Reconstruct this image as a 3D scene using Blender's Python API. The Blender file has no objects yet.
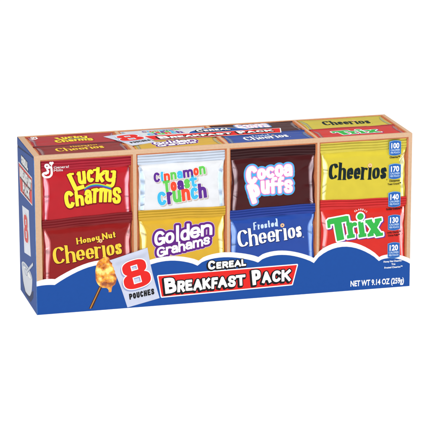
# Carton of eight cereal pouches on a white table, whitened by an added lamp below. Units: 1 BU = 100 mm; artwork is laid out in panel mm.
import bpy, bmesh, math, random
import numpy as np
from mathutils import Vector, Euler
S = 0.01
W, H, D = 300.0, 124.54, 69.14
sc = bpy.context.scene
COL = sc.collection

# ---------------------------------------------------------------- materials
def lin(c):
    return tuple(((x/255)/12.92 if x/255 <= .04045 else ((x/255+.055)/1.055)**2.4) for x in c)
MATS = {}
def mat(name, rgb, rough=.5, spec=.3, coat=0., noise=.03, scale=40., bump=0., gain=0.8, metal=0.):
    if name in MATS: return MATS[name]
    m = bpy.data.materials.new(name); m.use_nodes = True
    nt = m.node_tree; b = nt.nodes['Principled BSDF']
    c = [min(.9, x*gain) for x in lin(rgb)]
    tc = nt.nodes.new('ShaderNodeTexCoord'); n = nt.nodes.new('ShaderNodeTexNoise')
    n.inputs['Scale'].default_value = scale; n.inputs['Detail'].default_value = 4
    nt.links.new(tc.outputs['Object'], n.inputs['Vector'])
    r = nt.nodes.new('ShaderNodeMapRange')
    r.inputs['From Min'].default_value = .3; r.inputs['From Max'].default_value = .7
    r.inputs['To Min'].default_value = 1-noise; r.inputs['To Max'].default_value = 1+noise
    nt.links.new(n.outputs['Fac'], r.inputs['Value'])
    v = nt.nodes.new('ShaderNodeVectorMath'); v.operation = 'SCALE'
    v.inputs[0].default_value = c; nt.links.new(r.outputs['Result'], v.inputs['Scale'])
    nt.links.new(v.outputs['Vector'], b.inputs['Base Color'])
    b.inputs['Roughness'].default_value = rough
    b.inputs['Specular IOR Level'].default_value = spec
    b.inputs['Metallic'].default_value = metal
    b.inputs['Coat Weight'].default_value = coat; b.inputs['Coat Roughness'].default_value = .12
    if bump:
        bp = nt.nodes.new('ShaderNodeBump'); bp.inputs['Strength'].default_value = bump
        bp.inputs['Distance'].default_value = .004
        n2 = nt.nodes.new('ShaderNodeTexNoise'); n2.inputs['Scale'].default_value = 9; n2.inputs['Detail'].default_value = 2
        nt.links.new(tc.outputs['Object'], n2.inputs['Vector'])
        nt.links.new(n2.outputs['Fac'], bp.inputs['Height']); nt.links.new(bp.outputs['Normal'], b.inputs['Normal'])
    MATS[name] = m
    return m
def honey_mat():
    m = mat('honey', (238,170,62), rough=.16, spec=.5); nt = m.node_tree; b = nt.nodes['Principled BSDF']
    tc = nt.nodes.new('ShaderNodeTexCoord'); n = nt.nodes.new('ShaderNodeTexNoise'); n.inputs['Scale'].default_value = 17; n.inputs['Detail'].default_value = 5
    cr = nt.nodes.new('ShaderNodeValToRGB'); e = cr.color_ramp.elements
    e[0].position = .37; e[0].color = (*[.8*x for x in lin((150,70,20))], 1); e[1].position = .63; e[1].color = (*[.85*x for x in lin((255,226,130))], 1)
    x = e.new(.46); x.color = (*[.8*x for x in lin((222,130,36))], 1); x = e.new(.54); x.color = (*[.8*x for x in lin((244,182,66))], 1)
    nt.links.new(tc.outputs['Object'], n.inputs['Vector']); nt.links.new(n.outputs['Fac'], cr.inputs['Fac']); nt.links.new(cr.outputs['Color'], b.inputs['Base Color'])
    return m
def seal_foil(name, rgb): return mat('foil_'+name, rgb, rough=.3, spec=.4, noise=.04, scale=12, bump=.3, metal=.55)
def gleam_foil(name, rgb): return mat('gleam_foil_'+name, rgb, rough=.27, spec=.5, noise=.06, scale=20, bump=.45, metal=.8, gain=.95)  # pale metallic colour for the highlights painted on the pouch sides
ink = lambda name, rgb: mat('ink_'+name, rgb, rough=.45, spec=.12, noise=.015)
foil = lambda name, rgb: mat('foil_'+name, rgb, rough=.24, spec=.14, coat=.0, noise=.04, scale=12, bump=.3)
M_TAN = mat('kraft_board', (208,172,140), rough=.7, spec=.15, noise=.05, scale=60)
M_ORA = mat('kraft_edge', (200,122,80), rough=.7, spec=.15, noise=.08, scale=50)
M_BLUE = mat('blue_board', (30,78,156), rough=.5, spec=.08, noise=.02)
M_NAVY = mat('navy_board', (14,40,92), rough=.6, spec=.2)
I_WHITE = ink('white', (250,250,250)); I_BLACK = ink('black', (22,20,24))

# ---------------------------------------------------------------- scene tree
ROOT = bpy.data.objects.new('cereal_carton', None); COL.objects.link(ROOT)
ROOT.location = (W*S/2, D*S/2, 0)
ROOT['label'] = 'long blue and tan carton of eight assorted cereal pouches lying on its side'
ROOT['category'] = 'cereal box'
bpy.context.view_layer.update()
def link(name, me, parent, label=None):
    o = bpy.data.objects.new(name, me); COL.objects.link(o)
    if parent is not None:
        o.parent = parent
        if parent is ROOT: o.location = (-W*S/2, -D*S/2, 0)
    if label: o['label'] = label
    return o

# panel maps: (u, v, h) in mm -> world; h is the height out of the panel
def front(u, v, h): return np.stack([u*S, -h*S, v*S], 1)
def top(u, v, h):   return np.stack([u*S, v*S, (H+h)*S], 1)
def left(u, v, h):  return np.stack([-h*S, (D-u)*S, v*S], 1)

class Builder:
    '''collects layers of faces with materials for one mesh'''
    def __init__(s): s.v = []; s.f = []; s.mi = []; s.mats = []; s.n = 0; s.smooth = []
    def add(s, verts, faces, m, smooth=False):
        if m not in s.mats: s.mats.append(m)
        k = s.mats.index(m)
        s.v.append(np.asarray(verts, dtype=float).reshape(-1, 3))
        s.f += [tuple(i+s.n for i in f) for f in faces]
        s.mi += [k]*len(faces); s.smooth += [smooth]*len(faces)
        s.n += len(s.v[-1])
    def build(s, name, parent, label=None):
        me = bpy.data.meshes.new(name)
        me.from_pydata(np.concatenate(s.v).tolist(), [], s.f)
        for m in s.mats: me.materials.append(m)
        me.polygons.foreach_set('material_index', s.mi)
        me.polygons.foreach_set('use_smooth', s.smooth)
        me.update()
        return link(name, me, parent, label)

# ---------------------------------------------------------------- distance-field lettering
class Field:
    def __init__(s, u0, u1, v0, v1, step=.3):
        s.step = step; s.us = np.arange(u0, u1+step, step); s.vs = np.arange(v0, v1+step, step)
        s.U, s.V = np.meshgrid(s.us, s.vs); s.F = np.full(s.U.shape, 50.0)
    def _win(s, pts, r, m=4.5):
        a = np.array(pts); st = s.step
        i0 = max(0, int((a[:,0].min()-r-m-s.us[0])/st)); i1 = min(len(s.us), int((a[:,0].max()+r+m-s.us[0])/st)+2)
        j0 = max(0, int((a[:,1].min()-r-m-s.vs[0])/st)); j1 = min(len(s.vs), int((a[:,1].max()+r+m-s.vs[0])/st)+2)
        return slice(j0, j1), slice(i0, i1)
    def seg(s, a, b, hw, ea, eb, r):
        '''oriented box from a to b, half width hw, lengthened ea / eb at its ends, corner radius r'''
        if math.hypot(b[0]-a[0], b[1]-a[1]) < 1e-6: return
        w = s._win([a, b], hw+max(ea, eb))
        U, V = s.U[w], s.V[w]
        if U.size == 0: return
        dx, dy = b[0]-a[0], b[1]-a[1]; L = math.hypot(dx, dy) or 1e-6; dx /= L; dy /= L
        x = (U-a[0])*dx+(V-a[1])*dy; y = -(U-a[0])*dy+(V-a[1])*dx
        c = (L+eb-ea)/2; hl = (L+ea+eb)/2
        qx = np.abs(x-c)-hl+r; qy = np.abs(y)-hw+r
        d = np.hypot(np.maximum(qx, 0), np.maximum(qy, 0))+np.minimum(np.maximum(qx, qy), 0)-r
        s.F[w] = np.minimum(s.F[w], d)
    def disk(s, c, r):
        w = s._win([c], r); s.F[w] = np.minimum(s.F[w], np.hypot(s.U[w]-c[0], s.V[w]-c[1])-r)
    def poly(s, pts, sub=False, grow=0.):
        w = s._win(pts, 0, 6); U, V = s.U[w], s.V[w]
        d = np.full(U.shape, 1e9); ins = np.zeros(U.shape, bool)
        n = len(pts)
        for i in range(n):
            (ax, ay), (bx, by) = pts[i], pts[(i+1) % n]
            ex, ey = bx-ax, by-ay; L2 = ex*ex+ey*ey or 1e-9
            t = np.clip(((U-ax)*ex+(V-ay)*ey)/L2, 0, 1)
            d = np.minimum(d, np.hypot(U-ax-t*ex, V-ay-t*ey))
            if ay != by:
                c = ((ay > V) != (by > V)) & (U < (bx-ax)*(V-ay)/(by-ay)+ax)
                ins ^= c
        d = np.where(ins, -d, d)-grow
        s.F[w] = np.maximum(s.F[w], -d) if sub else np.minimum(s.F[w], d)
    def stroke(s, pts, hw, closed=False, cap=1.0, r=None, pen=None):
        '''pen = (thin factor, angle): width follows the direction of the stroke'''
        n = len(pts); m = n if closed else n-1
        hws = []
        for i in range(m):
            a, b = pts[i], pts[(i+1) % n]
            if pen:
                th = math.atan2(b[1]-a[1], b[0]-a[0])-pen[1]
                hws.append(hw*(pen[0]+(1-pen[0])*abs(math.sin(th))**1.3))
            else: hws.append(hw)
        for i in range(m):
            a, b = pts[i], pts[(i+1) % n]; h = hws[i]
            ea = h*cap if (i == 0 and not closed) else 0
            eb = h*cap if (i == m-1 and not closed) else 0
            s.seg(a, b, h, ea, eb, min(h*.35 if r is None else r, h*.99) if (ea or eb) else 0)
            if closed or i < m-1: s.disk(b, min(h, hws[(i+1) % m]))
    def mesh(s, level, uf, hf, dz, face, off=(0, 0)):
        '''faces where F < level; uf maps panel mm, hf gives the height'''
        G = s.F-level; ins = G < 0
        ny, nx = G.shape
        c = ins[:-1, :-1].astype(int)+ins[:-1, 1:]*2+ins[1:, 1:]*4+ins[1:, :-1]*8
        idx = -np.ones(G.shape, int); faces = []
        full = np.argwhere(c == 15); need = np.zeros(G.shape, bool)
        part = np.argwhere((c > 0) & (c < 15))
        need = ins
        k = np.argwhere(need); idx[need] = np.arange(len(k))
        P = np.stack([s.us[k[:, 1]], s.vs[k[:, 0]]], 1) if len(k) else np.zeros((0, 2))
        if len(full):
            j, i = full[:, 0], full[:, 1]
            q = np.stack([idx[j, i], idx[j, i+1], idx[j+1, i+1], idx[j+1, i]], 1)
            faces = [tuple(x) for x in q.tolist()]
        extra = []; cache = {}
        def cross(a, b):
            key = (a, b) if a < b else (b, a)
            if key not in cache:
                ga, gb = G[a], G[b]; t = ga/(ga-gb)
                ua, va = s.us[a[1]], s.vs[a[0]]; ub, vb = s.us[b[1]], s.vs[b[0]]
                cache[key] = len(k)+len(extra); extra.append((ua+t*(ub-ua), va+t*(vb-va)))
            return cache[key]
        for j, i in part.tolist():
            cs = [(j, i), (j, i+1), (j+1, i+1), (j+1, i)]; poly = []
            for q in range(4):
                a, b = cs[q], cs[(q+1) % 4]
                if ins[a]: poly.append(int(idx[a]))
                if ins[a] != ins[b]: poly.append(cross(a, b))
            if len(poly) > 2: faces.append(tuple(poly))
        if extra: P = np.concatenate([P, np.array(extra)])
        if not len(P): return None
        u, v = uf(P[:, 0]+off[0], P[:, 1]+off[1])
        return face(u, v, hf(u, v)+dz), faces

def arc(cx, cy, rx, ry, a0, a1, n=18, p=2.3):
    out = []
    for i in range(n+1):
        a = math.radians(a0+(a1-a0)*i/n); c, q = math.cos(a), math.sin(a)
        out.append((cx+rx*math.copysign(abs(c)**(2/p), c), cy+ry*math.copysign(abs(q)**(2/p), q)))
    return out
def spl(P, n=6):
    out = []
    for i in range(len(P)-1):
        p0 = P[max(i-1, 0)]; p1 = P[i]; p2 = P[i+1]; p3 = P[min(i+2, len(P)-1)]
        for k in range(n):
            t = k/n
            out.append(tuple(.5*(2*p1[q]+(p2[q]-p0[q])*t+(2*p0[q]-5*p1[q]+4*p2[q]-p3[q])*t*t+(3*p1[q]-p0[q]-3*p2[q]+p3[q])*t**3) for q in (0, 1)))
    return out+[P[-1]]
AS, DS = 1.42, -.42
# letter skeletons: x 0..1, y 0 baseline, 1 top of the small letters, AS / DS ascender and descender
def low():
    L = {}
    arch = [(0, .62)]+spl([(0, .7), (.22, .93), (.55, 1), (.9, .88), (1, .6)])+[(1, 0)]
    o = arc(.5, .5, .5, .5, 0, 360, 28)[:-1]
    L['a'] = [spl([(.06, .78), (.22, .97), (.55, 1), (.9, .9), (1, .62)])+[(1, 0)], spl([(1, .56), (.6, .56), (.2, .5), (0, .27), (.18, .03), (.5, 0), (.85, .1), (1, .26)])]
    L['c'] = [arc(.52, .5, .52, .5, 48, 312, 24)]
    L['d'] = [(o, 1), [(1, AS), (1, 0)]]
    L['e'] = [arc(.5, .5, .5, .5, 0, 318, 26), [(1, .5), (0, .5)]]
    L['f'] = [spl([(1, AS), (.7, AS), (.42, 1.3), (.4, 1.05)])+[(.4, 0)], [(0, .95), (.9, .95)]]
    L['h'] = [[(0, AS), (0, 0)], arch]
    L['n'] = [[(0, 1), (0, 0)], arch]
    L['i'] = [[(.5, 1), (.5, 0)]]
    L['l'] = [[(.5, AS), (.5, 0)]]
    L['k'] = [[(0, AS), (0, 0)], [(1, 1), (.05, .42)], [(.35, .62), (1, 0)]]
    a1 = [(x*.5, y) for x, y in arch]
    L['m'] = [[(0, 1), (0, 0)], a1, [(x+.5, y) for x, y in a1]]
    L['o'] = [(o, 1)]
    L['p'] = [[(0, 1), (0, DS)], (o, 1)]
    L['r'] = [[(0, 1), (0, 0)], spl([(0, .55), (.15, .85), (.5, 1), (1, .95)])]
    L['s'] = [spl([(.98, .78), (.82, .96), (.5, 1), (.14, .95), (.03, .76), (.2, .58), (.5, .5), (.8, .42), (.97, .24), (.84, .04), (.5, 0), (.16, .04), (.0, .22)], 4)]
    L['t'] = [[(.4, 1.33), (.4, .3)]+spl([(.4, .3), (.48, .06), (.72, 0), (1, .02)]), [(-.12, .97), (1.15, .97)]]
    L['u'] = [[(0, 1)]+spl([(0, .4), (.1, .12), (.45, 0), (.8, .1), (1, .38)]), [(1, 1), (1, 0)]]
    L['x'] = [[(0, 1), (1, 0)], [(1, 1), (0, 0)]]
    L['y'] = [[(0, 1)]+spl([(0, .5), (.12, .22), (.45, .12), (.8, .2), (1, .45)]), [(1, 1)]+spl([(1, 0), (.9, -.3), (.6, DS), (.2, -.4)])]
    return L
LOW = low()
def cap():
    L = {}
    L['A'] = [[(0, 0), (.5, 1), (1, 0)], [(.2, .33), (.8, .33)]]
    L['B'] = [[(0, 0), (0, 1)], [(0, 1), (.45, 1)]+spl([(.45, 1), (.85, .92), (.88, .64), (.5, .53)])+[(0, .53)], [(.4, .53)]+spl([(.5, .53), (.95, .44), (1, .1), (.5, 0)])+[(0, 0)]]
    L['C'] = [arc(.52, .5, .52, .5, 42, 318, 26)]
    L['E'] = [[(1, 1), (0, 1), (0, 0), (1, 0)], [(0, .52), (.85, .52)]]
    L['F'] = [[(1, 1), (0, 1), (0, 0)], [(0, .5), (.85, .5)]]
    L['G'] = [arc(.5, .5, .5, .5, 42, 345, 28), [(.55, .46), (1, .46), (1, .1)]]
    L['H'] = [[(0, 0), (0, 1)], [(1, 0), (1, 1)], [(0, .5), (1, .5)]]
    L['K'] = [[(0, 0), (0, 1)], [(1, 1), (.05, .42)], [(.35, .6), (1, 0)]]
    L['L'] = [[(0, 1), (0, 0), (1, 0)]]
    L['N'] = [[(0, 0), (0, 1), (1, 0), (1, 1)]]
    L['O'] = [(arc(.5, .5, .5, .5, 0, 360, 28)[:-1], 1)]
    L['P'] = [[(0, 0), (0, 1)], [(0, 1), (.5, 1)]+spl([(.5, 1), (.95, .9), (.95, .52), (.5, .42)])+[(0, .42)]]
    L['R'] = [[(0, 0), (0, 1)], [(0, 1), (.5, 1)]+spl([(.5, 1), (.92, .92), (.92, .56), (.5, .46)])+[(0, .46)], [(.5, .46), (1, 0)]]
    L['S'] = [spl([(.98, .8), (.82, .96), (.5, 1), (.14, .95), (.03, .74), (.2, .58), (.5, .5), (.8, .42), (.97, .24), (.84, .04), (.5, 0), (.16, .04), (.0, .2)], 4)]
    L['T'] = [[(0, 1), (1, 1)], [(.5, 1), (.5, 0)]]
    L['U'] = [[(0, 1)]+spl([(0, .35), (.1, .1), (.5, 0), (.9, .1), (1, .35)])+[(1, 1)]]
    return L
CAP = cap()
# serif feet (x, y, left reach, right reach) in units of the stroke
SERIF = {'h': [(0, AS, 1, 0), (0, 0, 1, 1), (1, 0, 1, 1)], 'n': [(0, 1, 1, 0), (0, 0, 1, 1), (1, 0, 1, 1)], 'r': [(0, 1, 1, 0), (0, 0, 1, 1)],
         'i': [(.5, 1, 1, 0), (.5, 0, 1, 1)], 'd': [(1, AS, 1, 0), (1, 0, 0, 1)], 'u': [(0, 1, 1, 0), (1, 1, 1, 0), (1, 0, 0, 1)],
         'H': [(0, 0, 1, 1), (0, 1, 1, 1), (1, 0, 1, 1), (1, 1, 1, 1)], 'N': [(0, 0, 1, 1), (0, 1, 1, 0), (1, 1, 1, 1)], 'F': [(0, 0, 1, 1)],
         'y': [(0, 1, 1, 1), (1, 1, 1, 1)]}
def glyph(F, ch, p0, p1, xh, s, asc=None, shear=0., pen=None, r=None, serif=0., grow=(0, 0), capn=1.0, up=None):
    '''one letter between baseline points p0, p1 (mm); xh height of small letters or of a capital; s stroke width'''
    bx, by = p1[0]-p0[0], p1[1]-p0[1]; w = math.hypot(bx, by); bx /= w; by /= w
    ux, uy = (-by, bx) if up is None else up
    ux += shear*bx; uy += shear*by
    hs = s/2; low_ = ch in LOW
    asc = asc or xh*AS
    if low_: ky = [(DS, -(asc-xh)+hs), (0, hs), (1, xh-hs), (AS, asc-hs)]
    else: ky = [(0, hs), (1, xh-hs)]
    def my(y):
        for (a, A), (b, B) in zip(ky, ky[1:]):
            if y <= b or (b, B) == ky[-1]: return A+(y-a)*(B-A)/(b-a)
    def tr(q):
        x = hs+q[0]*(w-2*hs); y = my(q[1]); return (p0[0]+bx*x+ux*y, p0[1]+by*x+uy*y)
    for path in (LOW if low_ else CAP)[ch]:
        closed = isinstance(path, tuple)
        pts = [tr(q) for q in (path[0] if closed else path)]
        F.stroke(pts, hs, closed, capn, r, pen)
    if serif:
        for x, y, l, rr in SERIF.get(ch, []):
            if ch not in LOW or True:
                c = tr((x, y)); k = hs*.27
                e = (-1 if y > .5 else 1)*(hs-k) if y in (0, 1, AS) or ch in CAP else 0
                c = (c[0]-ux*e, c[1]-uy*e)
                F.seg((c[0]-bx*hs*(1+serif)*l, c[1]-by*hs*(1+serif)*l), (c[0]+bx*hs*(1+serif)*rr, c[1]+by*hs*(1+serif)*rr), k, 0, 0, 0)
WID = dict(i=.46, l=.46, m=1.5, t=.85, f=.7, r=.74, s=.92, c=.92)
def word(F, text, p0, p1, xh, s, gap=.12, wid={}, capw=1.25, asc=None, caph=None, **k):
    '''letters evenly set from p0 to p1'''
    ws = [wid.get(c, WID.get(c, 1.0) if c in LOW else capw) for c in text]
    tot = sum(ws)+gap*(len(text)-1); x = 0
    lp = lambda t: (p0[0]+(p1[0]-p0[0])*t, p0[1]+(p1[1]-p0[1])*t)
    for c, w in zip(text, ws):
        if c in CAP: glyph(F, c, lp(x/tot), lp((x+w)/tot), caph or asc or xh*AS, s, **k)
        elif c in LOW: glyph(F, c, lp(x/tot), lp((x+w)/tot), xh, s, asc=asc, **k)
        x += w+gap

def text_verts(body, p0, p1=None, height=2., width=None, bold=0., align='L', squeeze=1.):
    '''built-in sans face laid along p0 -> p1 (mm); height = capital height'''
    cu = bpy.data.curves.new('t', 'FONT'); cu.body = body; cu.size = 1; cu.offset = bold; cu.resolution_u = 3
    o = bpy.data.objects.new('t', cu); COL.objects.link(o)
    dg = bpy.context.evaluated_depsgraph_get(); me = bpy.data.meshes.new_from_object(o.evaluated_get(dg))
    V = np.array([v.co[:2] for v in me.vertices]); Fc = [tuple(p.vertices) for p in me.polygons]
    bpy.data.objects.remove(o); bpy.data.curves.remove(cu); bpy.data.meshes.remove(me)
    V = V-[V[:, 0].min(), 0]; k = height/.72
    tw = V[:, 0].max()*k
    if p1 is None: p1 = (p0[0]+1, p0[1]); L = None
    else: L = math.hypot(p1[0]-p0[0], p1[1]-p0[1])
    dx, dy = p1[0]-p0[0], p1[1]-p0[1]; q = math.hypot(dx, dy); dx /= q; dy /= q
    if align == 'C': # p0 is the centre of the baseline
        kx = (width or tw*squeeze)/tw; X = V[:, 0]*k*kx-(width or tw*squeeze)/2
    else: kx = (L or tw*squeeze)/tw; X = V[:, 0]*k*kx
    Y = V[:, 1]*k
    return np.stack([p0[0]+dx*X-dy*Y, p0[1]+dy*X+dx*Y], 1), Fc

IDM = lambda u, v: (u, v)
def bbmap(a, b):
    return lambda u, v: (b[0]+(u-a[0])*(b[1]-b[0])/(a[1]-a[0]), b[2]+(v-a[2])*(b[3]-b[2])/(a[3]-a[2]))
class Ctx:
    '''where a piece of artwork goes: panel, mapping in the panel and the height of what lies under it'''
    def __init__(s, face, uf, hf, z=.08, step=.3): s.face = face; s.uf = uf; s.hf = hf; s.z = z; s.step = step
def put(B, F, level, m, ctx, lay, off=(0, 0)):
    r = F.mesh(level, ctx.uf, ctx.hf, ctx.z+lay*.035, ctx.face, off)
    if r: B.add(r[0], r[1], m)
def puttext(B, m, ctx, lay, *a, **k):
    P, Fc = text_verts(*a, **k); u, v = ctx.uf(P[:, 0], P[:, 1])
    B.add(ctx.face(u, v, ctx.hf(u, v)+ctx.z+lay*.035), Fc, m)
flat = lambda h: (lambda u, v: np.zeros_like(u)+h)

# ---------------------------------------------------------------- carton shell with four open windows in front and on top
COLS = [(4.9, 76.4), (79.0, 150.2), (152.4, 222.6), (224.4, 296.9)]
FT = 121.6                       # top of the front windows
TV = (3.6, 66.6)                 # the top windows
def shell():
    bm = bmesh.new()
    xs = [0]+[x for c in COLS for x in c]+[W]
    ys = [0, TV[0], TV[1], D]; zs = [0, 10, FT, H]
    def grid(us, vs, fn, hole):
        for i in range(len(us)-1):
            for j in range(len(vs)-1):
                if hole(i, j): continue
                bm.faces.new([bm.verts.new(fn(a, b)) for a, b in ((us[i], vs[j]), (us[i+1], vs[j]), (us[i+1], vs[j+1]), (us[i], vs[j+1]))])
    odd = lambda i: i % 2 == 1
    grid(xs, zs, lambda a, b: (a*S, 0, b*S), lambda i, j: odd(i) and j == 1)
    grid(xs, ys, lambda a, b: (a*S, b*S, H*S), lambda i, j: odd(i) and j == 1)
    grid(xs, zs, lambda a, b: (a*S, D*S, b*S), lambda i, j: False)
    grid(xs, ys, lambda a, b: (a*S, b*S, 0), lambda i, j: False)
    grid(ys, zs, lambda a, b: (0, a*S, b*S), lambda i, j: False)
    grid(ys, zs, lambda a, b: (W*S, a*S, b*S), lambda i, j: False)
    bmesh.ops.remove_doubles(bm, verts=bm.verts, dist=1e-5)
    bmesh.ops.recalc_face_normals(bm, faces=bm.faces)
    def onedge(v):
        return sum([abs(v.co.x) < 1e-5 or abs(v.co.x-W*S) < 1e-5, abs(v.co.y) < 1e-5 or abs(v.co.y-D*S) < 1e-5, abs(v.co.z) < 1e-5 or abs(v.co.z-H*S) < 1e-5]) >= 2
    ed = [e for e in bm.edges if onedge(e.verts[0]) and onedge(e.verts[1]) and len(e.link_faces) == 2 and abs(e.link_faces[0].normal.dot(e.link_faces[1].normal)) < .1]
    bmesh.ops.bevel(bm, geom=ed, offset=.0035, segments=2, affect='EDGES', profile=.5)
    for f in bm.faces:
        c = f.calc_center_median()
        blue = f.normal.x < -.5 or f.normal.y > .5 or f.normal.z < -.2 or (c.x < .002 and c.z < .25)
        if c.z < .098 and c.y < .01: blue = True
        f.material_index = 1 if blue else 0
        if c.x < .0034 and c.y < .0034 and c.z > .002 and f.calc_area() > 1e-4 and abs(f.normal.x) < .97 and abs(f.normal.y) < .97: f.material_index = 2
    me = bpy.data.meshes.new('board_shell'); bm.to_mesh(me); bm.free()
    me.materials.append(M_TAN); me.materials.append(M_BLUE); me.materials.append(mat('rubbed_edge', (104,150,206), rough=.6, noise=.35, scale=14))
    return link('board_shell', me, ROOT)
shell()

def rrect(u0, u1, v0, v1, r, n=5):
    P = []
    for cx, cy, a in ((u1-r, v1-r, 0), (u0+r, v1-r, 90), (u0+r, v0+r, 180), (u1-r, v0+r, 270)):
        for k in range(n+1):
            t = math.radians(a+90*k/n); P.append((cx+r*math.cos(t), cy+r*math.sin(t)))
    return P
def window_ring(face, u0, u1, v0, v1, w, wl, depth, z0, name):
    '''slanted cut edge of a window: outer loop flush with the board, inner loop lower, then a wall to the floor'''
    B = Builder()
    n = 5
    outer = []
    for (cx, cy, a) in ((u1, v1, 0), (u0, v1, 90), (u0, v0, 180), (u1, v0, 270)): outer += [(cx, cy)]*(n+1)
    inner = rrect(u0+wl, u1-w, v0+.2, v1-w, .8, n)
    o = np.array(outer); i = np.array(inner); N = len(o)
    mid = o*.35+i*.65
    loops = [(o, 0.0), (mid, -z0*.75), (i, -z0), (i, -depth)]
    verts = np.concatenate([face(l[:, 0], l[:, 1], np.zeros(N)+h) for l, h in loops])
    faces = [(k*N+a, k*N+(a+1) % N, (k+1)*N+(a+1) % N, (k+1)*N+a) for k in range(3) for a in range(N)]
    B.add(verts, faces, M_ORA)
    # floor of the window
    B.add(face(np.array([u0, u1, u1, u0.__float__()]), np.array([v0, v0, v1, v1]), np.zeros(4)-depth), [(0, 1, 2, 3)], M_ORA)
    return B.build(name, ROOT)

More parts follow.
